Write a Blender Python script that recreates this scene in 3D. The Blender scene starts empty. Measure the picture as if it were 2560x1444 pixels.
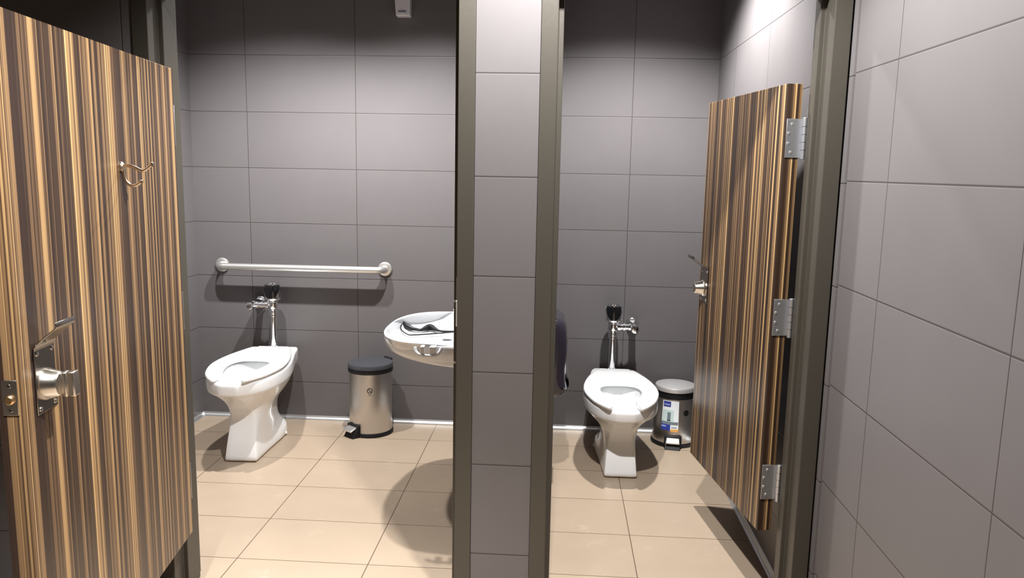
import bpy, math, random
from math import sin, cos, pi, radians, sqrt, atan2
from mathutils import Matrix, Vector

random.seed(7)
scene = bpy.context.scene
COL = scene.collection

# ------------------------------------------------------------------ colours and materials
def lin(c):
    return c / 12.92 if c <= 0.04045 else ((c + 0.055) / 1.055) ** 2.4

def srgb(r, g, b):
    return (lin(r / 255), lin(g / 255), lin(b / 255), 1.0)

def new_mat(name):
    m = bpy.data.materials.new(name)
    m.use_nodes = True
    return m, m.node_tree, m.node_tree.nodes['Principled BSDF']

def plain(name, col, rough=0.5, metal=0.0, coat=0.0, aniso=0.0, spec=0.5, noise=0.0, nscale=30.0):
    m, nt, b = new_mat(name)
    c = col if len(col) == 4 else (*col, 1.0)
    b.inputs['Base Color'].default_value = c
    b.inputs['Roughness'].default_value = rough
    b.inputs['Metallic'].default_value = metal
    b.inputs['Coat Weight'].default_value = coat
    b.inputs['Coat Roughness'].default_value = 0.08
    b.inputs['Anisotropic'].default_value = aniso
    b.inputs['Specular IOR Level'].default_value = spec
    if noise > 0:
        tc = nt.nodes.new('ShaderNodeTexCoord')
        nz = nt.nodes.new('ShaderNodeTexNoise')
        nz.inputs['Scale'].default_value = nscale
        nt.links.new(tc.outputs['Object'], nz.inputs['Vector'])
        mr = nt.nodes.new('ShaderNodeMapRange')
        mr.inputs['To Min'].default_value = max(0.0, rough - noise)
        mr.inputs['To Max'].default_value = rough + noise
        nt.links.new(nz.outputs['Fac'], mr.inputs['Value'])
        nt.links.new(mr.outputs['Result'], b.inputs['Roughness'])
    return m

def math_node(nt, op, a, b=None, c=None):
    n = nt.nodes.new('ShaderNodeMath')
    n.operation = op
    for i, v in enumerate((a, b, c)):
        if v is None:
            continue
        if isinstance(v, (int, float)):
            n.inputs[i].default_value = v
        else:
            nt.links.new(v, n.inputs[i])
    return n.outputs[0]

def grid_mat(name, ax_u, u0, wu, ax_v, v0, wv, col, joint_col, rough, half=0.0016, cloud=0.06,
             vary=0.05, bump=0.35, stain=None, spec=0.5):
    """tiles laid in a straight grid; joints every wu / wv metres from u0 / v0 (world metres)"""
    m, nt, b = new_mat(name)
    N, L = nt.nodes, nt.links
    tc = N.new('ShaderNodeTexCoord')
    sp = N.new('ShaderNodeSeparateXYZ')
    L.new(tc.outputs['Object'], sp.inputs[0])
    u = math_node(nt, 'SUBTRACT', sp.outputs[ax_u], u0)
    v = math_node(nt, 'SUBTRACT', sp.outputs[ax_v], v0)
    du = math_node(nt, 'PINGPONG', u, wu / 2)
    dv = math_node(nt, 'PINGPONG', v, wv / 2)
    d = math_node(nt, 'MINIMUM', du, dv)
    mask = N.new('ShaderNodeMapRange')
    mask.interpolation_type = 'SMOOTHSTEP'
    mask.inputs['From Min'].default_value = half * 0.5
    mask.inputs['From Max'].default_value = half * 1.5
    mask.inputs['To Min'].default_value = 1.0
    mask.inputs['To Max'].default_value = 0.0
    L.new(d, mask.inputs['Value'])
    # one random value per tile
    iu = math_node(nt, 'FLOOR', math_node(nt, 'DIVIDE', u, wu))
    iv = math_node(nt, 'FLOOR', math_node(nt, 'DIVIDE', v, wv))
    cmb = N.new('ShaderNodeCombineXYZ')
    L.new(iu, cmb.inputs[0]); L.new(iv, cmb.inputs[1])
    wn = N.new('ShaderNodeTexWhiteNoise')
    wn.noise_dimensions = '2D'
    L.new(cmb.outputs[0], wn.inputs['Vector'])
    nz = N.new('ShaderNodeTexNoise')
    nz.inputs['Scale'].default_value = 3.5
    nz.inputs['Detail'].default_value = 5.0
    nz.inputs['Roughness'].default_value = 0.6
    L.new(tc.outputs['Object'], nz.inputs['Vector'])
    k1 = math_node(nt, 'MULTIPLY_ADD', wn.outputs['Value'], vary, 1.0 - vary / 2)
    k2 = math_node(nt, 'MULTIPLY_ADD', nz.outputs['Fac'], cloud * 2, 1.0 - cloud)
    k = math_node(nt, 'MULTIPLY', k1, k2)
    cc = N.new('ShaderNodeVectorMath'); cc.operation = 'SCALE'
    cc.inputs[0].default_value = col[:3]
    L.new(k, cc.inputs['Scale'])
    tile_col = cc.outputs[0]
    if stain:
        n2 = N.new('ShaderNodeTexNoise')
        n2.inputs['Scale'].default_value = 6.0
        n2.inputs['Detail'].default_value = 8.0
        n2.inputs['Roughness'].default_value = 0.7
        L.new(tc.outputs['Object'], n2.inputs['Vector'])
        mr = N.new('ShaderNodeMapRange')
        mr.inputs['From Min'].default_value = 0.60
        mr.inputs['From Max'].default_value = 0.72
        mr.inputs['To Max'].default_value = 0.55
        L.new(n2.outputs['Fac'], mr.inputs['Value'])
        mx = N.new('ShaderNodeMix'); mx.data_type = 'RGBA'
        L.new(mr.outputs['Result'], mx.inputs[0])
        L.new(tile_col, mx.inputs[6])
        mx.inputs[7].default_value = stain
        tile_col = mx.outputs[2]
    mix = N.new('ShaderNodeMix'); mix.data_type = 'RGBA'
    L.new(mask.outputs['Result'], mix.inputs[0])
    L.new(tile_col, mix.inputs[6])
    mix.inputs[7].default_value = joint_col
    L.new(mix.outputs[2], b.inputs['Base Color'])
    rr = math_node(nt, 'MULTIPLY_ADD', nz.outputs['Fac'], 0.12, rough - 0.06)
    L.new(rr, b.inputs['Roughness'])
    b.inputs['Specular IOR Level'].default_value = spec
    h = N.new('ShaderNodeMapRange')
    h.interpolation_type = 'SMOOTHSTEP'
    h.inputs['From Max'].default_value = half * 2.5
    L.new(d, h.inputs['Value'])
    bp = N.new('ShaderNodeBump')
    bp.inputs['Strength'].default_value = bump
    bp.inputs['Distance'].default_value = 0.002
    L.new(h.outputs['Result'], bp.inputs['Height'])
    L.new(bp.outputs['Normal'], b.inputs['Normal'])
    return m

def wood_mat(name, offset, k=1.0):
    """zebra striped laminate: grain runs along z, stripes change along local x (and y on the edges)"""
    m, nt, b = new_mat(name)
    N, L = nt.nodes, nt.links
    tc = N.new('ShaderNodeTexCoord')
    sp = N.new('ShaderNodeSeparateXYZ')
    L.new(tc.outputs['Object'], sp.inputs[0])
    w = math_node(nt, 'ADD', math_node(nt, 'ADD', sp.outputs[0], sp.outputs[1]), offset)
    # slow wander of the grain along the height
    mp = N.new('ShaderNodeMapping')
    mp.inputs['Scale'].default_value = (9, 9, 0.6)
    L.new(tc.outputs['Object'], mp.inputs['Vector'])
    wz = N.new('ShaderNodeTexNoise')
    wz.inputs['Scale'].default_value = 1.0
    wz.inputs['Detail'].default_value = 1.0
    L.new(mp.outputs[0], wz.inputs['Vector'])
    w = math_node(nt, 'ADD', w, math_node(nt, 'MULTIPLY_ADD', wz.outputs['Fac'], 0.006, -0.003))
    def stripes(scale):
        v = N.new('ShaderNodeTexVoronoi')
        v.voronoi_dimensions = '1D'
        v.inputs['Scale'].default_value = scale
        L.new(w, v.inputs['W'])
        s = N.new('ShaderNodeSeparateColor')
        L.new(v.outputs['Color'], s.inputs[0])
        return s.outputs[0]
    a = stripes(85.0 * k)
    c = stripes(210.0 * k)
    f = math_node(nt, 'ADD', math_node(nt, 'MULTIPLY', a, 0.62), math_node(nt, 'MULTIPLY', c, 0.38))
    fine = N.new('ShaderNodeTexNoise')
    fine.noise_dimensions = '1D'
    fine.inputs['Scale'].default_value = 420.0
    fine.inputs['Detail'].default_value = 2.0
    L.new(w, fine.inputs['W'])
    f = math_node(nt, 'ADD', f, math_node(nt, 'MULTIPLY_ADD', fine.outputs['Fac'], 0.22, -0.11))
    cr = N.new('ShaderNodeValToRGB')
    e = cr.color_ramp.elements
    e[0].position = 0.20; e[0].color = WOOD[0]
    e[1].position = 0.97; e[1].color = WOOD[5]
    for p, col in ((0.46, WOOD[1]), (0.57, WOOD[2]), (0.69, WOOD[3]), (0.83, WOOD[4])):
        el = e.new(p); el.color = col
    L.new(f, cr.inputs[0])
    L.new(cr.outputs[0], b.inputs['Base Color'])
    b.inputs['Roughness'].default_value = 0.34
    b.inputs['Specular IOR Level'].default_value = 0.45
    return m

WOOD = [(0.030, 0.017, 0.012, 1), (0.055, 0.032, 0.020, 1), (0.135, 0.078, 0.040, 1),
        (0.24, 0.145, 0.070, 1), (0.42, 0.26, 0.115, 1), (0.58, 0.38, 0.17, 1)]
TILE = (0.150, 0.139, 0.141)
JOINT = (0.060, 0.053, 0.052, 1)
ZJ, HJ, WJ = 2.0495, 0.305, 0.61
FLOOR_C = (0.395, 0.308, 0.226)

M_BACK = grid_mat('tile_back', 0, 0.0, WJ, 2, ZJ, HJ, TILE, JOINT, 0.42, spec=0.22)
M_BACKR = grid_mat('tile_back_right', 0, 2.1122, WJ, 2, ZJ + 0.0015, HJ, TILE, JOINT, 0.42, spec=0.22)
M_SIDE = grid_mat('tile_side', 1, -2.2268, WJ, 2, ZJ, HJ, TILE, JOINT, 0.42, spec=0.22)
M_SIDEL = grid_mat('tile_left', 1, -0.31, WJ, 2, ZJ, HJ, TILE, JOINT, 0.42, spec=0.22)
M_FRONT = grid_mat('tile_front', 0, 0.397, WJ, 2, 1.7374, HJ, TILE, JOINT, 0.42, spec=0.22)
M_PILLAR = grid_mat('tile_pillar', 0, 1.26, WJ, 2, 1.7374, HJ, TILE, JOINT, 0.42, spec=0.22)
M_FLOOR = grid_mat('tile_floor', 0, 0.5709, 0.496, 1, -0.621, 0.3357, FLOOR_C, (0.10, 0.062, 0.04, 1), 0.36,
                   half=0.0017, cloud=0.10, vary=0.06, bump=0.2, stain=(0.50, 0.42, 0.33, 1))
M_CEIL = plain('ceiling_paint', (0.03, 0.03, 0.032), 0.8)
M_DULL = plain('corridor_paint', (0.16, 0.15, 0.15), 0.7)
M_FRAME = plain('bronze_frame_paint', (0.060, 0.053, 0.042), 0.42, noise=0.05, nscale=60)
M_TRIM = plain('satin_aluminium', (0.66, 0.665, 0.67), 0.34, 0.85)
M_CERAMIC = plain('vitreous_china', (0.84, 0.845, 0.845), 0.16, coat=0.12)
M_SEAT = plain('seat_plastic', (0.92, 0.925, 0.93), 0.16)
M_SINK = plain('sink_china', (0.70, 0.71, 0.725), 0.12, coat=0.2)
M_WATER = plain('bowl_water', (0.72, 0.78, 0.76), 0.03)
M_CHROME = plain('chrome', (0.86, 0.87, 0.89), 0.07, 1.0)
M_BLACKGLASS = plain('black_sensor_plastic', (0.006, 0.006, 0.007), 0.12, coat=0.4)
M_STEEL = plain('satin_steel', (0.86, 0.85, 0.82), 0.36, 0.9)
M_BRUSH = plain('brushed_steel', (0.60, 0.585, 0.57), 0.34, 1.0, aniso=0.6)
M_PLATE = plain('dark_nickel_plate', (0.36, 0.33, 0.30), 0.22, 1.0)
M_NICKEL = plain('nickel', (0.72, 0.67, 0.60), 0.24, 1.0)
M_BRASS = plain('brass', (0.80, 0.52, 0.26), 0.3, 1.0)
M_HINGE = plain('zinc_hinge', (0.60, 0.61, 0.64), 0.38, 0.9)
M_BLACK = plain('black_plastic', (0.010, 0.010, 0.011), 0.45, spec=0.3)
M_LIDSTEEL = plain('lid_steel', (0.86, 0.85, 0.84), 0.42, 0.7)
M_LIDGREY = plain('charcoal_lid', (0.055, 0.058, 0.066), 0.26)
M_HOOK = plain('hook_nickel', (0.62, 0.50, 0.38), 0.25, 1.0)
M_DISP = plain('smoked_plastic', (0.018, 0.015, 0.024), 0.14, coat=0.4)
M_WHITEP = plain('white_plastic', (0.72, 0.69, 0.70), 0.4)
M_BLUEMARK = plain('blue_grey_print', (0.13, 0.17, 0.24), 0.5)
M_DARKHOLE = plain('dark_recess', (0.01, 0.009, 0.009), 0.7)
M_STICKER = plain('sticker_white', (0.78, 0.83, 0.86), 0.4)
M_STMINT = plain('sticker_mint', (0.55, 0.68, 0.66), 0.4)
M_STBLUE = plain('sticker_blue', (0.03, 0.045, 0.28), 0.4)
M_STLBLUE = plain('sticker_light_blue', (0.30, 0.36, 0.66), 0.4)
M_STGREY = plain('sticker_grey', (0.16, 0.20, 0.23), 0.4)
M_STORANGE = plain('sticker_orange', (0.80, 0.40, 0.10), 0.4)
M_STDARK = plain('sticker_dark', (0.03, 0.05, 0.07), 0.4)
M_INK = plain('printed_ink', (0.012, 0.010, 0.009), 0.5)
M_WD1 = wood_mat('zebra_laminate_left', 6.47, 1.1)
M_WD2 = wood_mat('zebra_laminate_right', 11.77, 1.3)

# ------------------------------------------------------------------ mesh helpers
class MB:
    def __init__(self):
        self.v, self.f = [], []
    def add(self, verts, faces):
        o = len(self.v)
        self.v += [tuple(p) for p in verts]
        self.f += [tuple(i + o for i in f) for f in faces]
        return self
    def box(self, x0, x1, y0, y1, z0, z1):
        v = [(x0, y0, z0), (x1, y0, z0), (x1, y1, z0), (x0, y1, z0), (x0, y0, z1), (x1, y0, z1), (x1, y1, z1), (x0, y1, z1)]
        return self.add(v, [(0, 3, 2, 1), (4, 5, 6, 7), (0, 1, 5, 4), (1, 2, 6, 5), (2, 3, 7, 6), (3, 0, 4, 7)])
    def loft(self, rings, cap0=True, cap1=True):
        n = len(rings[0]); o = len(self.v)
        for r in rings:
            self.v += [tuple(p) for p in r]
        for i in range(len(rings) - 1):
            a, b = o + i * n, o + (i + 1) * n
            for j in range(n):
                k = (j + 1) % n
                self.f.append((a + j, a + k, b + k, b + j))
        if cap0: self.f.append(tuple(o + j for j in reversed(range(n))))
        if cap1: self.f.append(tuple(o + (len(rings) - 1) * n + j for j in range(n)))
        return self
    def lathe(self, prof, c=(0, 0, 0), axis='z', n=40, cap0=True, cap1=True, sx=1.0, sy=1.0):
        rings = []
        for r, h in prof:
            ring = []
            for j in range(n):
                a = 2 * pi * j / n
                p = (r * cos(a) * sx, r * sin(a) * sy, h)
                if axis == 'x': p = (p[2], p[0], p[1])
                elif axis == 'y': p = (p[1], p[2], p[0])
                ring.append((p[0] + c[0], p[1] + c[1], p[2] + c[2]))
            rings.append(ring)
        return self.loft(rings, cap0, cap1)
    def tube(self, pts, r, n=14, caps=True):
        pts = [Vector(p) for p in pts]
        rr = r if isinstance(r, (list, tuple)) else [r] * len(pts)
        rings = []
        t0 = (pts[1] - pts[0]).normalized()
        up = Vector((0, 0, 1)) if abs(t0.z) < 0.9 else Vector((0, 1, 0))
        nrm = t0.cross(up).normalized()
        for i, p in enumerate(pts):
            if i == 0: t = pts[1] - pts[0]
            elif i == len(pts) - 1: t = pts[-1] - pts[-2]
            else: t = (pts[i + 1] - pts[i]).normalized() + (pts[i] - pts[i - 1]).normalized()
            t.normalize()
            nrm = (nrm - t * nrm.dot(t)).normalized()
            bn = t.cross(nrm)
            rings.append([p + (nrm * cos(2 * pi * j / n) + bn * sin(2 * pi * j / n)) * rr[i] for j in range(n)])
        return self.loft(rings, caps, caps)
    def sheet(self, prof, x0, x1, th, ax='x'):
        """prof: list of (y,z); a strip of thickness th swept from x0 to x1"""
        pts = [Vector((p[0], p[1])) for p in prof]
        up, dn = [], []
        for i, p in enumerate(pts):
            t = (pts[min(i + 1, len(pts) - 1)] - pts[max(i - 1, 0)]).normalized()
            nn = Vector((-t.y, t.x)) * th / 2
            up.append(p + nn); dn.append(p - nn)
        loop = up + dn[::-1]
        return self.loft([[(x0, q.x, q.y) for q in loop], [(x1, q.x, q.y) for q in loop]])
    def build(self, name, mat, parent=None, smooth=35, bevel=0, seg=2, sub=0):
        me = bpy.data.meshes.new(name)
        me.from_pydata(self.v, [], self.f)
        me.validate()
        import bmesh
        bm = bmesh.new(); bm.from_mesh(me)
        bmesh.ops.remove_doubles(bm, verts=bm.verts, dist=1e-6)
        bmesh.ops.recalc_face_normals(bm, faces=bm.faces)
        bm.to_mesh(me); bm.free()
        me.materials.append(mat)
        if smooth:
            for p in me.polygons: p.use_smooth = True
            me.set_sharp_from_angle(angle=radians(smooth))
        o = bpy.data.objects.new(name, me)
        COL.objects.link(o)
        if parent is not None: o.parent = parent
        if bevel:
            md = o.modifiers.new('bevel', 'BEVEL'); md.width = bevel; md.segments = seg
            md.limit_method = 'ANGLE'; md.angle_limit = radians(35)
        if sub:
            md = o.modifiers.new('sub', 'SUBSURF'); md.levels = sub; md.render_levels = sub
        return o

def smooth_path(pts, k=6):
    P = [Vector(p) for p in pts]
    out = []
    for i in range(len(P) - 1):
        p0, p1, p2, p3 = P[max(i - 1, 0)], P[i], P[i + 1], P[min(i + 2, len(P) - 1)]
        for s in range(k):
            t = s / k
            out.append(0.5 * ((2 * p1) + (p2 - p0) * t + (2 * p0 - 5 * p1 + 4 * p2 - p3) * t * t + (3 * p1 - p0 - 3 * p2 + p3) * t ** 3))
    out.append(P[-1])
    return out

def lerp_table(tab, u):
    for i in range(len(tab) - 1):
        if u <= tab[i + 1][0]:
            a, b = tab[i], tab[i + 1]
            t = (u - a[0]) / (b[0] - a[0]) if b[0] > a[0] else 0
            t2 = t
            return a[1] + (b[1] - a[1]) * t2
    return tab[-1][1]

def tag(o, label=None, cat=None, group=None, kind=None):
    if label: o['label'] = label
    if cat: o['category'] = cat
    if group: o['group'] = group
    if kind: o['kind'] = kind
    return o

def thing(name, loc, label, cat, rz=0.0, group=None):
    o = bpy.data.objects.new(name, None)
    o.empty_display_size = 0.1
    COL.objects.link(o)
    o.location = loc; o.rotation_euler = (0, 0, rz)
    return tag(o, label, cat, group)

def struct(name, mb, mat, **k):
    return tag(mb.build(name, mat, **k), kind='structure')

# ------------------------------------------------------------------ the room
XL, XR, XC = -0.3195, 2.558, 2.572      # left stall wall, right stall wall, corridor side of the right wall
YP, YB = -1.9102, -1.735                # front and back faces of the front wall and its door frames
ZC = 2.62
YE = -5.6
XW = -1.6

struct('floor', MB().box(XW - .1, XC + .2, YE - .1, .1, -.1, 0), M_FLOOR, smooth=0)
struct('ceiling', MB().box(XW - .1, XC + .2, YE - .1, .1, ZC, ZC + .1), M_CEIL, smooth=0)
struct('wall_back_left', MB().box(XL - .1, 1.575, 0, .1, 0, ZC), M_BACK, smooth=0)
struct('wall_back_right', MB().box(1.575, XC + .2, 0, .1, 0, ZC), M_BACKR, smooth=0)
struct('wall_left', MB().box(XL - .1, XL, YB, 0, 0, ZC), M_SIDEL, smooth=0)
struct('wall_right', MB().box(XR, XR + .2, YB, 0, 0, ZC), M_SIDE, smooth=0)
struct('wall_corridor_right', MB().box(XC, XC + .2, YE, -1.941, 0, ZC), M_SIDE, smooth=0)
struct('wall_partition', MB().box(1.480, 1.6725, YB + .002, 0, 0, ZC), M_SIDEL, smooth=0)
struct('wall_pillar', MB().box(1.480, 1.6705, YP + .001, YB, 0, ZC), M_PILLAR, smooth=0)
struct('wall_front_left', MB().box(XW, 0.428, YP, YB, 0, ZC), M_FRONT, smooth=0)
struct('wall_front_right', MB().box(2.5655, XR + .2, -1.940, YB, 0, ZC), M_FRONT, smooth=0)
struct('wall_rear', MB().box(XW - .1, XC + .2, YE - .1, YE, 0, ZC), M_DULL, smooth=0)
struct('wall_corridor_left', MB().box(XW - .1, XW, YE, YB, 0, ZC), M_DULL, smooth=0)

# cove trims where the wall tiles meet the floor
def cove(name, pts_dir, p0, p1):
    """quarter-round metal cove from p0 to p1; pts_dir is the unit vector pointing off the wall"""
    prof = [(0.0, 0.0), (0.021, 0.0), (0.0205, 0.0035), (0.013, 0.0060), (0.0065, 0.0115), (0.0035, 0.0205), (0.0, 0.0215)]
    r0 = [(p0[0] + pts_dir[0] * a, p0[1] + pts_dir[1] * a, z) for a, z in prof]
    r1 = [(p1[0] + pts_dir[0] * a, p1[1] + pts_dir[1] * a, z) for a, z in prof]
    struct(name, MB().loft([r0, r1]), M_TRIM)
cove('baseboard_back_left', (0, -1), (XL, 0), (1.480, 0))
cove('baseboard_back_right', (0, -1), (1.6725, 0), (XR, 0))
cove('baseboard_left', (1, 0), (XL, YB), (XL, 0))
cove('baseboard_right', (-1, 0), (XR, YB), (XR, 0))
cove('baseboard_partition_left', (-1, 0), (1.480, YB), (1.480, 0))
cove('baseboard_partition_right', (1, 0), (1.6725, YB), (1.6725, 0))

# steel door frames: double rabbet jambs, stop in the middle
S0, S1 = -1.835, -1.805
def jamb(name, x_wall, x_open, sgn, stop=0.016, s0=S0, s1=S1):
    """x_wall: side against the wall, x_open: clear side, sgn: +1 when the opening lies at greater x"""
    pts = [(x_wall, YP - .004), (x_open, YP - .004), (x_open, s0), (x_open + sgn * stop, s0),
           (x_open + sgn * stop, s1), (x_open, s1), (x_open, YB + .004), (x_wall, YB + .004)]
    return struct(name, MB().loft([[(x, y, 0) for x, y in pts], [(x, y, ZC) for x, y in pts]]), M_FRAME, smooth=0, bevel=0.0022)
t1 = jamb('trim_1', 0.430, 0.481, 1, s0=-1.852, s1=-1.768)
t2 = jamb('trim_2', 1.479, 1.428, -1, s0=-1.858, s1=-1.79)
t3 = jamb('trim_3', 1.6715, 1.722, 1, s0=-1.83, s1=-1.79)
t4 = jamb('trim_4', 2.560, 2.510, -1, s0=-1.834, s1=-1.795)
ZH = 2.022
def head(name, xa, xb):
    pts = [(YP - .004, 0), (S0, 0), (S0, -.016), (S1, -.016), (S1, 0), (YB + .004, 0), (YB + .004, .05), (YP - .004, .05)]
    return struct(name, MB().loft([[(x, y, ZH + z) for y, z in pts] for x in (xa, xb)]), M_FRAME, smooth=0, bevel=0.0022)
head('trim_5', 0.481, 1.428)
head('trim_6', 1.722, 2.510)
struct('wall_front_over_left_opening', MB().box(0.430, 1.480, YP, YB, ZH + .05, ZC), M_FRONT, smooth=0)
struct('wall_front_over_right_opening', MB().box(1.6715, 2.5655, YP, YB, ZH + .05, ZC), M_FRONT, smooth=0)
# strike plate let into the latch jamb of the left opening
MB().box(1.4262, 1.4285, -1.905, -1.862, 0.985, 1.12).build('strike_plate', M_STEEL, t2, bevel=0.0006)
MB().box(1.4262, 1.4305, -1.9165, -1.905, 0.968, 1.050).build('strike_lip', M_STEEL, t2.children[0], bevel=0.001)
for zz in (1.039, 0.839):
    MB().lathe([(.0045, 0), (.004, -.0015), (.0015, -.002)], (1.4165, -1.858, zz), 'y', 12).build('bumper', M_WHITEP, t2)

# ------------------------------------------------------------------ the two doors
Z0, Z1, TH = 0.245, 1.740, 0.050
def screw(x, y, z, r, parent, mat=M_NICKEL):
    MB().lathe([(r, 0), (r * .9, r * .35), (r * .3, r * .5)], (x, y, z), 'y', 14).build('screw', mat, parent)

def hinge_leaf(parent, zc, h=0.122):
    """butt hinge on the hinge edge of the door (x = 0 side), barrel at the back corner"""
    hg = MB().box(-0.003, 0.0, -TH - .006, -0.004, zc - h / 2, zc + h / 2).build('hinge', M_HINGE, parent, bevel=0.0008)
    MB().tube([(-0.012, -TH - .009, zc - h / 2 - .004), (-0.012, -TH - .009, zc + h / 2 + .004)], 0.0085, 18).build('barrel', M_HINGE, hg, bevel=0.001)
    for k in range(1, 5):
        zz = zc - h / 2 + k * h / 5
        MB().lathe([(0.0088, -0.0006), (0.0088, 0.0006)], (-0.012, -TH - .009, zz), 'z', 18).build('knuckle_ring', M_PLATE, hg)
    for dz, dy in ((0.044, -0.022), (0.016, -0.038), (-0.016, -0.038), (-0.044, -0.022)):
        MB().lathe([(0.0052, 0.0), (0.0045, -0.0012), (0.0018, -0.0016)], (-0.003, dy if dy > -.03 else -.012, zc + dz), 'x', 14).build('screw', M_STEEL, hg)
    return hg

def door(name, A, t, length, mat, label, tilt=0.0):
    rz = atan2(t[1], t[0])
    d = thing(name, (A[0], A[1], 0), label, 'door', rz)
    slab = MB().box(0, length, -TH, 0, Z0, Z1).build('door_panel', mat, d, smooth=0, bevel=0.0018)
    return d

dl = door('toilet_stall_door', (0.549, -1.908), (0.1417, -0.9899), 0.943, M_WD1,
          'zebra striped wooden stall door swung out on the left, with coat hook and thumb turn')
dr = door('toilet_stall_door', (2.447, -1.715), (-0.144, 0.9896), 0.745, M_WD2,
          'zebra striped wooden stall door swung into the right stall, showing three hinges')
for zc in (1.57, 0.99, 0.42):
    hinge_leaf(dr, zc)
for zc in (1.57, 0.99, 0.42):
    hg = MB().box(-0.003, 0.0, -TH + .004, 0.0, zc - .061, zc + .061).build('hinge', M_HINGE, dl, bevel=0.0008)
    MB().tube([(-0.004, -TH - .010, zc - .065), (-0.004, -TH - .010, zc + .065)], 0.0085, 18).build('barrel', M_HINGE, hg)

def lock_plate(parent, x0, x1, z0, z1, lip_depth):
    """escutcheon whose top edge curls out into a finger pull"""
    w = x1 - x0
    mb = MB()
    prof = [(0.0015, z0), (0.0015, z0 + .04), (0.0015, z1 - .012), (0.003, z1 - .003), (0.008, z1 + .005)]
    mb.sheet(prof, x0, x1, 0.003)
    pl = mb.build('lock_plate', M_PLATE, parent, smooth=50, bevel=0.0012)
    lp = MB()
    d = lip_depth
    prof = [(0.006, z1 + .003), (d * .5, z1 + .020), (d * .86, z1 + .034), (d, z1 + .040), (d * 1.03, z1 + .046), (d * .98, z1 + .051)]
    lp.sheet(prof, x0 + .001, x1 - .001, 0.003)
    lp.build('finger_pull', M_PLATE, pl, smooth=60, bevel=0.001)
    for sx in (x0 + .011, x1 - .011):
        for sz in (z0 + .011, z1 - .016):
            screw(sx, 0.0028, sz, 0.0055, pl)
    return pl

pl = lock_plate(dl, 0.816, 0.898, 0.934, 1.078, 0.048)
rose = MB().lathe([(0.034, 0.002), (0.034, 0.007), (0.031, 0.014), (0.027, 0.030), (0.024, 0.034), (0.012, 0.036)], (0.860, 0, 0.992), 'y', 48).build('lock_rose', M_NICKEL, pl)
tt = MB()
tt.loft([[(0.850 + a, y, 0.990 + b) for a, b in ((-.010, -.026), (.010, -.028), (.012, .026), (-.008, .028))] for y in (0.034, 0.044)])
tt.loft([[(0.858 + a, y, 0.990 + b) for a, b in ((-.024, -.027), (.002, -.027), (.004, .027), (-.022, .027))] for y in (0.044, 0.060)])
tt.build('thumb_turn', M_NICKEL, rose, smooth=30, bevel=0.003)
# latch face plate on the free edge
fp = MB().box(0.943, 0.9452, -0.040, -0.010, 0.950, 1.022).build('latch_face_plate', M_NICKEL, dl, bevel=0.0008)
MB().lathe([(0.0095, 0), (0.0095, 0.0035), (0.007, 0.006)], (0.9452, -0.025, 0.982), 'x', 20).build('latch_bolt', M_BRASS, fp)
for z in (1.010, 0.960):
    MB().lathe([(0.0042, 0), (0.003, 0.001)], (0.9452, -0.025, z), 'x', 12).build('screw', M_PLATE, fp)

# coat hook: two bent arms out of one screwed foot
hk = MB().lathe([(0.013, 0), (0.013, 0.004), (0.009, 0.008)], (0.414, 0, 1.443), 'y', 24).build('coat_hook', M_HOOK, dl)
MB().tube(smooth_path([(0.414, 0.004, 1.447), (0.413, 0.018, 1.447), (0.412, 0.036, 1.441), (0.411, 0.050, 1.434), (0.410, 0.060, 1.438), (0.409, 0.075, 1.450)]), 0.0045, 12).build('hook_arm', M_HOOK, hk)
MB().lathe([(0.001, -.006), (0.005, -.0045), (0.006, 0), (0.005, .0045), (0.001, .006)], (0.409, 0.076, 1.451), 'z', 14).build('hook_tip', M_HOOK, hk)
MB().tube(smooth_path([(0.414, 0.005, 1.438), (0.414, 0.006, 1.422), (0.413, 0.010, 1.408), (0.412, 0.022, 1.396), (0.411, 0.034, 1.397), (0.410, 0.046, 1.405)]), 0.0042, 12).build('hook_arm', M_HOOK, hk)
MB().lathe([(0.001, -.005), (0.0045, -.0035), (0.0052, 0), (0.0045, .0035), (0.001, .005)], (0.410, 0.047, 1.406), 'z', 14).build('hook_tip', M_HOOK, hk)

pr = lock_plate(dr, 0.638, 0.722, 0.926, 1.070, 0.062)
MB().lathe([(0.0335, 0.002), (0.0335, 0.008), (0.031, 0.010), (0.029, 0.014), (0.022, 0.042), (0.020, 0.045), (0.004, 0.0455)], (0.680, 0, 0.985), 'y', 48).build('lock_cylinder', M_NICKEL, pr)

# ------------------------------------------------------------------ toilets
NS = 22
US = [0.5 - 0.5 * cos(pi * i / NS) for i in range(NS + 1)]
UT = [0, .03, .08, .15, .25, .4, .55, .7, .82, .9, .96, 1]

def section(yf, yb, W, z, k=1.0, tilt=0.0):
    tab = list(zip(UT, W))
    right, left = [], []
    for u in US:
        y = yf + (yb - yf) * u
        w = max(lerp_table(tab, u) * k, 0.0004)
        right.append((w, y, z + tilt * (u - .5)))
        left.append((-w, y, z + tilt * (u - .5)))
    return right + left[::-1]

RIM = [.040, .083, .122, .152, .173, .185, .178, .155, .134, .127, .118, .100]
BAND = [.030, .078, .118, .148, .170, .182, .175, .152, .132, .124, .114, .095]

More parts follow.
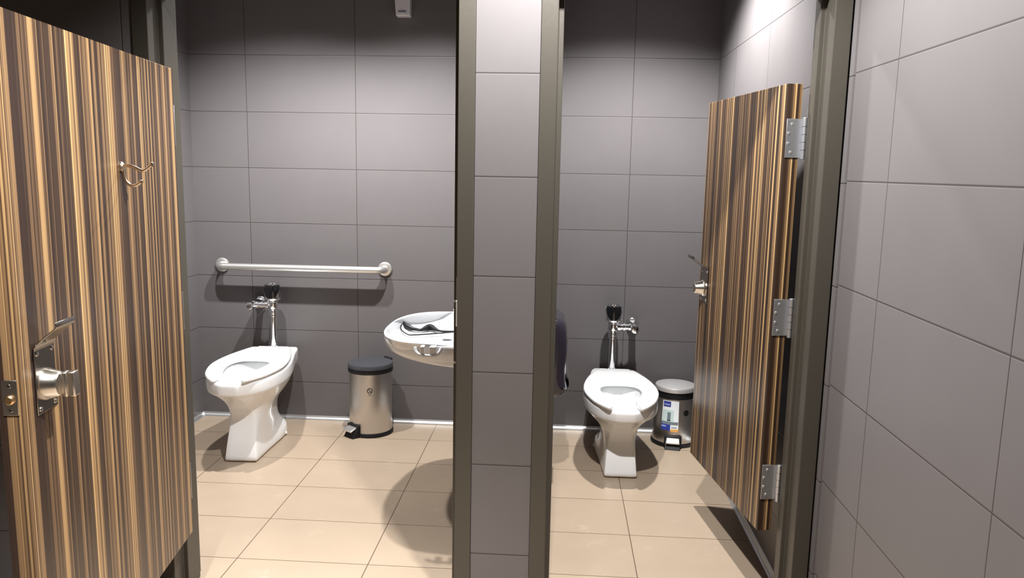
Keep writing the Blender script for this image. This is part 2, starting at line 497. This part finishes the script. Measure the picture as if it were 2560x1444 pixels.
def toilet(loc, rz, h, label):
    t = thing('toilet', loc, label, 'toilet', rz)
    r = []
    r.append(section(-.712, -.195, [.076, .080, .082, .084, .087, .092, .099, .105, .106, .099, .078, .02], 0.0))
    r.append(section(-.710, -.195, [.076, .080, .082, .084, .087, .092, .099, .105, .106, .099, .078, .02], 0.012))
    r.append(section(-.701, -.200, [.073, .077, .079, .081, .084, .089, .096, .103, .105, .098, .076, .02], .12 * h))
    r.append(section(-.692, -.208, [.071, .075, .077, .079, .082, .085, .088, .095, .099, .090, .068, .02], .19 * h))
    r.append(section(-.684, -.240, [.069, .073, .075, .077, .080, .082, .081, .079, .077, .068, .050, .01], .25 * h))
    r.append(section(-.670, -.252, [.065, .071, .073, .075, .078, .080, .079, .075, .069, .059, .043, .01], .34 * h))
    r.append(section(-.659, -.255, [.058, .067, .072, .076, .080, .082, .080, .076, .069, .060, .044, .01], .44 * h))
    r.append(section(-.657, -.250, [.052, .065, .074, .081, .087, .089, .087, .082, .073, .063, .046, .01], .52 * h))
    r.append(section(-.671, -.216, [.046, .064, .080, .092, .104, .110, .107, .099, .086, .073, .052, .01], .605 * h))
    r.append(section(-.710, -.154, [.038, .065, .090, .114, .132, .142, .137, .123, .105, .089, .064, .02], .69 * h))
    r.append(section(-.768, -.090, [.030, .067, .103, .130, .152, .164, .158, .139, .119, .103, .080, .04], .765 * h))
    r.append(section(-.815, -.060, [.026, .073, .112, .141, .164, .177, .170, .147, .126, .114, .098, .07], .825 * h))
    r.append(section(-.834, -.050, BAND, .845 * h))
    r.append(section(-.842, -.046, RIM, .86 * h))
    r.append(section(-.846, -.044, RIM, .975 * h))
    r.append(section(-.842, -.047, RIM, .993 * h, .985))
    r.append(section(-.832, -.054, RIM, h, .95))
    inn = [.03, .055, .074, .090, .106, .116, .114, .102, .086, .068, .044, .02]
    r.append(section(-.790, -.385, inn, h))
    r.append(section(-.784, -.392, inn, .97 * h, .97))
    r.append(section(-.766, -.400, inn, .88 * h, .95))
    r.append(section(-.690, -.415, inn, .72 * h, .80))
    r.append(section(-.630, -.430, inn, .56 * h, .58))
    r.append(section(-.595, -.450, inn, .44 * h, .42))
    r.append(section(-.570, -.475, inn, .38 * h, .25))
    MB().loft(r).build('bowl', M_CERAMIC, t, smooth=62, sub=1)
    w = section(-.622, -.433, inn, .545 * h, .56)
    MB().add(w, [tuple(range(len(w)))]).build('water', M_WATER, t)
    # open-front seat: C swept round the rim
    zb = h + .006
    outer = [(-.052, -.770), (-.058, -.800), (-.063, -.834), (-.075, -.850), (-.098, -.829), (-.122, -.790), (-.148, -.735), (-.171, -.650), (-.182, -.570), (-.180, -.490),
             (-.170, -.415), (-.156, -.345), (-.138, -.280), (-.121, -.225), (-.104, -.182), (-.090, -.174), (-.045, -.172), (0, -.172)]
    inner = [(-.050, -.768), (-.051, -.768), (-.053, -.766), (-.057, -.757), (-.063, -.742), (-.070, -.720), (-.078, -.690), (-.089, -.645), (-.097, -.600), (-.100, -.558),
             (-.096, -.522), (-.089, -.497), (-.078, -.479), (-.064, -.468), (-.048, -.462), (-.034, -.459), (-.017, -.457), (0, -.456)]
    outer += [(-x, y) for x, y in outer[:-1][::-1]]
    inner += [(-x, y) for x, y in inner[:-1][::-1]]
    so = smooth_path([(x, y, 0) for x, y in outer], 4)
    si = smooth_path([(x, y, 0) for x, y in inner], 4)
    cs = [(0.0, .25), (.0, .55), (.05, .85), (.14, .97), (.30, 1.0), (.5, 1.02), (.70, 1.0), (.86, .97), (.95, .85), (1.0, .55), (1.0, .25), (.94, .02), (.8, 0), (.5, 0), (.2, 0), (.06, .02)]
    rings = []
    n = len(so)
    for i in range(n):
        a, b = si[i], so[i]
        th = .024 * min(1.0, .55 + i / 9, .55 + (n - 1 - i) / 9)
        rings.append([(a.x + (b.x - a.x) * c, a.y + (b.y - a.y) * c, zb + th * d) for c, d in cs])
    MB().loft(rings).build('seat', M_SEAT, t, smooth=60)
    # hinge post block behind the seat
    MB().box(-.085, .085, -.178, -.140, h - .001, h + .020).build('seat_hinge', M_SEAT, t, bevel=.006, seg=3)
    for sx in (-1, 1):
        MB().lathe([(.011, 0), (.011, .007), (.007, .013), (.002, .014)], (sx * .100, -.300, .012), 'z', 18).build('bolt_cap', M_CERAMIC, t)
    return t

LX, RX = 0.160, 2.058
toilet((LX, 0, 0), radians(3.2), .440, 'white floor-mounted toilet with open-front seat in the left stall under the grab bar')
toilet((RX, 0, 0), radians(0.6), .376, 'white floor-mounted toilet with open-front seat in the right stall beside a stickered bin')

def flush_valve(loc, sgn, h, label):
    """loc: foot of the flush pipe; sgn: side on which the stop valve stands"""
    t = thing('flush_valve', loc, label, 'flush valve')
    yw = -loc[1]
    MB().lathe([(.026, 0), (.027, .004), (.023, .010), (.0190, .013), (.0180, .195)], n=32).build('flush_pipe', M_CHROME, t)
    MB().lathe([(.0185, .184), (.0235, .187), (.0235, .199), (.0200, .201), (.0200, .205), (.0240, .207), (.0240, .219), (.020, .223), (.020, .228)], n=32).build('coupling_nut', M_CHROME, t)
    bd = MB().lathe([(.020, .226), (.027, .230), (.0305, .238), (.0295, .250), (.0305, .262), (.0300, .268), (.0320, .270), (.0320, .276), (.0385, .281), (.0405, .288)], n=40).build('valve_body', M_CHROME, t)
    # sensor head: black window in a scooped chrome shell, chrome button on top
    MB().lathe([(.0415, .288), (.0432, .300), (.0438, .336), (.0428, .354), (.0400, .363), (.032, .366)], n=40).build('sensor_head', M_BLACKGLASS, t)
    n = 48
    rows = [[], [], [], []]
    for i in range(n):
        a = 2 * pi * i / n
        k = .5 - .5 * cos(a)                       # 0 at the front (-y), 1 at the back
        zt = .290 + .075 * min(1.0, (k * 2.1) ** 1.25)
        x, y = sin(a), -cos(a)
        rr = .0452 if zt < .35 else .0452 - (zt - .35) * .16
        rows[0].append((.0400 * x, .0400 * y, .281))
        rows[1].append((.0452 * x, .0452 * y, .288))
        rows[2].append((rr * x, rr * y, zt))
        rows[3].append(((rr - .0028) * x, (rr - .0028) * y, zt))
    MB().loft(rows, True, False).build('chrome_shell', M_CHROME, bd)
    MB().lathe([(.0385, .362), (.0395, .367), (.0385, .371), (.030, .369), (.024, .370), (.022, .376), (.010, .378), (.002, .378)], n=40).build('flush_button', M_CHROME, t)
    d = sgn
    sp = MB()
    sp.lathe([(.0205, .022), (.0205, .040), (.0165, .042), (.0165, .052), (.0205, .054), (.0205, .064), (.0165, .066), (.0165, .080), (.0200, .082), (.0200, .094), (.0165, .096), (.0165, .118)] , (0, 0, .248), 'x', 30)
    if d < 0:
        sp.v = [(-x, y, z) for x, y, z in sp.v]
    sp.build('supply_pipe', M_CHROME, t)
    X = d * .113
    st = MB().lathe([(.0215, .022), (.0225, .012), (.0225, -.016), (.0205, -.020), (.0205, -.036), (.0225, -.040), (.0225, -.062), (.020, -.068), (.012, -.070)], (X, 0, .248), 'y', 32).build('stop_valve', M_CHROME, t)
    MB().lathe([(.010, -.069), (.010, -.072), (.004, -.073)], (X, 0, .248), 'y', 20).build('stop_screw', M_PLATE, st)
    MB().lathe([(.018, .020), (.018, yw - .03), (.026, yw - .024), (.034, yw - .010), (.036, yw)], (X, 0, .248), 'y', 32).build('wall_flange', M_CHROME, t)
    return t

flush_valve((LX + .002, -.118, .440), -1, .44, 'chrome sensor flush valve with black cap under the grab bar, stop at its left')
flush_valve((2.046, -.118, .376), 1, .376, 'chrome sensor flush valve with black cap in the right stall, stop at its right')

# ------------------------------------------------------------------ grab bar
gb = thing('grab_bar', (0.30, 0, .892), 'long satin steel grab bar fixed to the back wall above the left toilet', 'grab bar')
x0, x1 = -.469, .468
ry = .045
path = [(x0, -.004, 0), (x0, -.035, 0)]
for i in range(1, 9):
    a = pi / 2 * i / 8
    path.append((x0 + ry * (1 - cos(a)), -.035 - ry * sin(a), 0))
for i in range(0, 9):
    a = pi / 2 * (1 - i / 8)
    path.append((x1 - ry * (1 - cos(a)), -.035 - ry * sin(a), 0))
path += [(x1, -.004, 0)]
MB().tube(path, .0195, 28).build('bar', M_STEEL, gb)
for x in (x0, x1):
    MB().lathe([(.040, 0), (.0405, -.004), (.0385, -.010), (.033, -.013), (.020, -.014)], (x, 0, 0), 'y', 40).build('flange', M_STEEL, gb)

# ------------------------------------------------------------------ pedal bins
def curved(mb, r0, r1, zlo, zhi, a0, a1, za, zb, off, n=10, cx=0, cy=0):
    """patch lying on the bin wall; a = angle in radians from -y towards +x"""
    rings = []
    for i in range(n + 1):
        a = a0 + (a1 - a0) * i / n
        row = []
        for z, o in ((za, off), (zb, off), (zb, off - .0012), (za, off - .0012)):
            rr = r0 + (r1 - r0) * (z - zlo) / (zhi - zlo) + o
            row.append((rr * sin(a), -rr * cos(a), z))
        rings.append(row)
    return mb.loft(rings)

def logo(parent, r0, r1, zlo, zhi, ac, zc, R, solid=False):
    rad = lambda z: r0 + (r1 - r0) * (z - zlo) / (zhi - zlo)
    def pt(u, v, o):
        rr = rad(zc + v) + o
        a = ac + u / rr
        return (rr * sin(a), -rr * cos(a), zc + v)
    mb = MB()
    n = 40
    rings = []
    for i in range(n + 1):
        a = 2 * pi * i / n
        ri = 0.0 if solid else R * .72
        rings.append([pt(R * cos(a), R * sin(a), .0008), pt(max(ri, .0003) * cos(a), max(ri, .0003) * sin(a), .0008),
                      pt(max(ri, .0003) * cos(a), max(ri, .0003) * sin(a), -.0006), pt(R * cos(a), R * sin(a), -.0006)])
    mb.loft(rings, False, False)
    if not solid:
        c, s = cos(radians(-45)), sin(radians(-45))
        w = R * .13
        q = []
        for o in (.0008, -.0006):
            q.append([pt(c * l - s * m, s * l + c * m, o) for l, m in ((-R * .8, -w), (R * .8, -w), (R * .8, w), (-R * .8, w))])
        mb.loft(q)
        for dz, w2 in ((-R * 1.45, R * .62), (-R * 1.75, R * .62)):
            q = [[pt(l, dz + m, o) for l, m in ((-w2, -R * .05), (w2, -R * .05), (w2, R * .05), (-w2, R * .05))] for o in (.0008, -.0006)]
            mb.loft(q)
    return mb.build('printed_mark', M_INK if not solid else M_BLACK, parent, smooth=0)

def pedal_bin(loc, rz, r0, r1, zb, label, style):
    t = thing('pedal_bin', loc, label, 'bin', rz)
    # base ring
    MB().lathe([(r0 * 1.02, 0), (r0 * 1.045, .004), (r0 * 1.045, .016), (r0 * 1.01, .022)], n=56).build('base_ring', M_BLACK, t)
    body = MB().lathe([(r0 * .99, .020), (r0, .024), (r0 + (r1 - r0) * .5, zb * .5), (r1, zb), (r1 * .95, zb)], n=72).build('body', M_BRUSH, t)
    if style == 'flat':
        MB().lathe([(r1 * .98, zb - .002), (r1 * 1.05, zb), (r1 * 1.055, zb + .012), (r1 * 1.03, zb + .022)], n=64).build('rim_band', M_BLACK, t)
        lid = MB().lathe([(r1 * 1.02, zb + .020), (r1 * 1.06, zb + .024), (r1 * 1.06, zb + .038), (r1 * 1.03, zb + .046), (r1 * .9, zb + .048), (r1 * .5, zb + .052), (r1 * .02, zb + .053)], n=64)
        lid.build('lid', M_LIDGREY, t)
        MB().box(-.030, .030, r1 * 1.0, r1 * 1.13, zb - .01, zb + .052).build('lid_hinge', M_BLACK, t, bevel=.004)
    else:
        MB().lathe([(r1 * .97, zb - .002), (r1 * 1.01, zb), (r1 * 1.02, zb + .030), (r1 * 1.0, zb + .036)], n=64).build('rim_band', M_BLACK, t)
        MB().lathe([(r1 * 1.0, zb + .034), (r1 * 1.055, zb + .037), (r1 * 1.06, zb + .054), (r1 * 1.03, zb + .060), (r1 * .9, zb + .063), (r1 * .5, zb + .071), (r1 * .02, zb + .074)], n=64).build('lid', M_LIDSTEEL, t)
        MB().box(-.030, .030, r1 * .95, r1 * 1.1, zb - .01, zb + .05).build('lid_hinge', M_BLACK, t, bevel=.004)
    # pedal housing and pedal
    hs = MB()
    hs.loft([[(-.043, -r0 * .93, 0), (.043, -r0 * .93, 0), (.040, -r0 * 1.33, 0), (-.040, -r0 * 1.33, 0)],
             [(-.043, -r0 * .93, .046), (.043, -r0 * .93, .046), (.040, -r0 * 1.10, .044), (-.040, -r0 * 1.10, .044)]])
    hs.add(*_boxvf(-.046, .046, -r0 * 1.08, -r0 * .9, .002, .068))
    hs.build('pedal_housing', M_BLACK, t, bevel=.003)
    pd = MB()
    pd.loft([[(-.034, -r0 * 1.04, .050), (.034, -r0 * 1.04, .050), (.034, -r0 * 1.04, .060), (-.034, -r0 * 1.04, .060)],
             [(-.036, -r0 * 1.40, .036), (.036, -r0 * 1.40, .036), (.036, -r0 * 1.40, .045), (-.036, -r0 * 1.40, .045)]])
    pd.build('pedal', M_STEEL, t, bevel=.003)
    return t, body

def _boxvf(x0, x1, y0, y1, z0, z1):
    m = MB().box(x0, x1, y0, y1, z0, z1)
    return m.v, m.f

BL = pedal_bin((.722, -.172, 0), radians(-38), .118, .1165, .352,
               'round brushed steel pedal bin with flat charcoal lid, between the left toilet and the sink', 'flat')
logo(BL[1], .118, .1165, .024, .352, radians(49), .265, .0150)
BR = pedal_bin((2.394, -.140, 0), radians(-9), .116, .103, .262,
               'small steel pedal bin with metal lid and blue and white sticker, beside the right toilet', 'dome')
A0, A1 = radians(-35), radians(13)
pt = lambda f: A0 + (A1 - A0) * f
lab = curved(MB(), .116, .103, .024, .262, A0, A1, .094, .254, .0008, 14).build('sticker', M_STICKER, BR[1])
tag(lab, 'pale sticker printed with blue panels and a small picture')
zs = lambda f: .094 + .160 * f
def patch(name, mat, u0, u1, v0, v1, off=.0014):
    return curved(MB(), .116, .103, .024, .262, pt(u0), pt(u1), zs(v0), zs(v1), off, 8).build(name, mat, lab, smooth=0)
patch('title_panel', M_STBLUE, .06, .52, .80, .98)
for i in range(5):
    patch('title_lettering', M_STLBLUE, .11 + i * .074, .165 + i * .074, .845, .905, .0019)
patch('picture_field', M_STMINT, .03, .72, .30, .70)
patch('pictured_bin', M_STGREY, .34, .54, .36, .62, .0019)
patch('pictured_bin_base', M_STDARK, .34, .54, .325, .36, .0022)
patch('grey_band', M_STGREY, .0, .98, .20, .30)
patch('lower_panel', M_STBLUE, .0, .55, .0, .20)
patch('lower_stripe', M_STLBLUE, .02, .30, .11, .16, .0019)
patch('price_strip', M_STORANGE, .57, 1.0, -.03, .055)
for i in range(4):
    patch('strip_lettering', M_STGREY, .62 + i * .075, .67 + i * .075, .09, .135, .0019)
logo(BR[1], .116, .103, .024, .262, radians(36), .190, .0165, True)

# ------------------------------------------------------------------ wash basin on the partition
YS, XS, PR, HWS = -.985, 1.480, .478, .385
sk = thing('wash_basin', (XS, YS, .775), 'white wall-hung wash basin with a wide shallow bowl on the partition in the left stall', 'sink')
NT = 48
def dsec(s, z, dx=0.0, n=2.4):
    pts = []
    for i in range(NT + 1):
        th = -pi / 2 + pi * i / NT
        c, q = max(cos(th), 0.0), sin(th)
        x = -(PR * s) * (c ** (2 / n))
        y = (HWS * s) * (abs(q) ** (2 / n)) * (1 if q > 0 else -1)
        pts.append((min(x - dx, -.0008), y, z))
    pts += [(-.0004, HWS * s * cos(pi * k / 25), z) for k in range(1, 25)]
    return pts
rings = [dsec(.30, -.134), dsec(.50, -.130), dsec(.68, -.119), dsec(.82, -.103), dsec(.915, -.086), dsec(.965, -.070), dsec(.993, -.050), dsec(1.0, -.030),
         dsec(1.0, -.012), dsec(.994, -.003), dsec(.98, 0.0)]
def bsec(s, z, cx=-.245):
    full = []
    for i in range(NT + 1):
        th = -pi / 2 + pi * i / NT
        full.append((cx - .222 * s * max(cos(th), 0) ** .8, .345 * s * abs(sin(th)) ** .8 * (1 if sin(th) > 0 else -1), z))
    for k in range(1, 25):
        a = pi * k / 25
        full.append((cx + .150 * s * sin(a) ** .8, .345 * s * abs(cos(a)) ** .8 * (1 if cos(a) > 0 else -1), z))
    return full
rings += [bsec(1.02, .001), bsec(1.0, -.001), bsec(.985, -.010), bsec(.955, -.030), bsec(.90, -.046), bsec(.80, -.055), bsec(.5, -.060), bsec(.2, -.061)]
MB().loft(rings).build('basin', M_SINK, sk, smooth=50)
MB().lathe([(.022, 0), (.022, .003), (.012, .004)], (-.215, 0, -.062), 'z', 24).build('drain', M_CHROME, sk)
MB().box(-.075, -.004, -.16, .16, -.002, .030).build('faucet_ledge', M_SINK, sk, bevel=.010, seg=4)
def bracket(y_sign):
    mb = MB()
    yy = y_sign * HWS
    # U-shaped lug cast under the rim with two ribs
    for (xa, xb) in ((-.262, -.246), (-.226, -.200)):
        mb.box(xa, xb, min(yy * .965, yy * 1.055), max(yy * .965, yy * 1.055), -.028, .002)
    mb.tube(smooth_path([(-.284, yy * 1.0, -.004), (-.278, yy * 1.03, -.022), (-.258, yy * 1.05, -.032), (-.212, yy * 1.052, -.033), (-.190, yy * 1.04, -.022), (-.182, yy * 1.01, -.004)]), .0065, 12)
    return mb.build('rim_lug', M_SINK, sk, bevel=.003)
bracket(-1)
b2 = MB().box(-.235, -.14, HWS * .86, HWS * .99, -.02, .022).build('rim_lug', M_SINK, sk, bevel=.007, seg=3)

# dark bent tool lying in the basin
tl = thing('bent_tool', (1.15, -.83, .7195), 'thin black tool with a looped end lying in the white basin', 'tool')
P3 = lambda x, y, z=0.0: (x - 1.15, y + .83, z)
MB().tube(smooth_path([P3(1.095, -.858, .008), P3(1.122, -.852, .008), P3(1.142, -.826, .012), P3(1.160, -.806, .014), P3(1.185, -.832, .011), P3(1.212, -.856, .008), P3(1.25, -.860, .008), P3(1.32, -.852, .008), P3(1.40, -.840, .008)]),
          [min(1, .45 + i * .12) * (.0040 + .0105 * math.exp(-((i - 17) / 9.0) ** 2)) for i in range(49)], 12).build('handle', M_BLACK, tl)
MB().tube(smooth_path([P3(1.122, -.852, .010), P3(1.085, -.850, .014), P3(1.055, -.830, .022), P3(1.036, -.812, .028), P3(1.030, -.838, .026), P3(1.046, -.905, .018), P3(1.085, -.960, .010), P3(1.115, -.962, .009), P3(1.20, -.915, .008), P3(1.30, -.856, .008)]),
          [.005, .0055, .006, .007, .0075, .0085, .0095, .0105, .0115, .012, .0125, .0125, .0125, .012, .0115, .011, .0105, .010, .0095, .009, .0085, .0075, .007, .006, .005, .004] + [.0028] * 29, 10).build('loop', M_BLACK, tl)

# ------------------------------------------------------------------ tissue dispenser on the partition, right stall
td = thing('tissue_dispenser', (1.6725, -.74, .62), 'glossy black tissue dispenser on the partition wall, edge-on at the left of the right stall', 'dispenser')
prof = [(.0, .185), (.040, .192), (.075, .186), (.103, .162), (.116, .125), (.120, .07), (.1205, .01), (.117, -.05), (.118, -.10), (.126, -.135), (.127, -.150), (.112, -.165), (.085, -.178), (.050, -.187), (.0, -.190)]
rings = []
for y, k, kz in ((-.150, .62, .86), (-.142, .80, .94), (-.125, .92, .98), (-.09, .98, 1.0), (0, 1.0, 1.0), (.09, .98, 1.0), (.125, .92, .98), (.142, .80, .94), (.150, .62, .86)):
    rings.append([(x * k, y, z * kz) for x, z in prof])
MB().loft(rings).build('cover', M_DISP, td, smooth=50)
MB().sheet([(.125, -.085), (.132, -.118), (.1325, -.140), (.124, -.152)], -.085, .085, .004).build('paper_slot_lip', plain('smoked_lip', (.05, .045, .05), .18, coat=.3), td, smooth=50)
td.children[-1].rotation_euler = (0, 0, -pi / 2)
td.children[-1].data.transform(Matrix.Rotation(0, 4, 'Z'))

# ------------------------------------------------------------------ air freshener box high on the back wall
af = thing('air_freshener', (.882, 0, 2.248), 'small white air freshener box high on the back wall of the left stall', 'air freshener')
MB().loft([[(-.039, -.002, 0), (.039, -.002, 0), (.039, -.058, 0), (-.036, -.060, 0)],
           [(-.050, -.002, .20), (.042, -.002, .20), (.042, -.066, .20), (-.050, -.066, .20)]]).build('housing', M_WHITEP, af, bevel=.006, seg=3)
for i in range(5):
    MB().box(-.022 + i * .0085, -.0155 + i * .0085, -.0625, -.0600, .018, .026).build('printed_mark', M_BLUEMARK, af, smooth=0)

# ------------------------------------------------------------------ lights: recessed ceiling downlights
def downlight(name, x, y, power, size, blend, col=(1, 1, 1), rad=.05):
    l = bpy.data.lights.new(name, 'SPOT')
    l.energy = power; l.spot_size = radians(size); l.spot_blend = blend
    l.color = col; l.shadow_soft_size = rad
    o = bpy.data.objects.new(name, l)
    COL.objects.link(o)
    o.location = (x, y, ZC - .02)
    return o
W = (1.0, .99, .98)
downlight('downlight', .30, -.90, 190, 131, .62, W, .028)
downlight('downlight', 1.00, -.90, 240, 131, .62, W, .028)
downlight('downlight', 2.10, -.93, 282, 131, .60, W, .028)
downlight('downlight', 1.74, -2.46, 290, 134, .45, W, .028)
downlight('downlight', .92, -3.50, 360, 84, .5, W, .028)

w = bpy.data.worlds.new('world')
w.use_nodes = True
w.node_tree.nodes['Background'].inputs[0].default_value = (0.0, 0.0, 0.0, 1)
scene.world = w

# ------------------------------------------------------------------ camera
cd = bpy.data.cameras.new('camera')
cd.sensor_fit = 'HORIZONTAL'
cd.sensor_width = 36.0
cd.lens = 1937.1863 * 36.0 / 2560.0
cd.clip_start = .02
cam = bpy.data.objects.new('camera', cd)
COL.objects.link(cam)
R = ((0.997841, -0.05945859, -0.02789292), (0.06298443, 0.98669349, 0.14989638), (0.01860914, -0.15132957, 0.98830818))
m = Matrix(((R[0][0], R[0][2], -R[0][1], 1.7423), (R[1][0], R[1][2], -R[1][1], -4.2746), (R[2][0], R[2][2], -R[2][1], 1.4532), (0, 0, 0, 1)))
cam.matrix_world = m
scene.camera = cam

vs = scene.view_settings
vs.view_transform = 'Standard'
vs.look = 'None'
vs.exposure = 0.0
vs.gamma = 1.0
vs.use_curve_mapping = False
scene.cycles.use_denoising = True
scene.cycles.max_bounces = 10
scene.cycles.caustics_reflective = False
scene.cycles.caustics_refractive = False
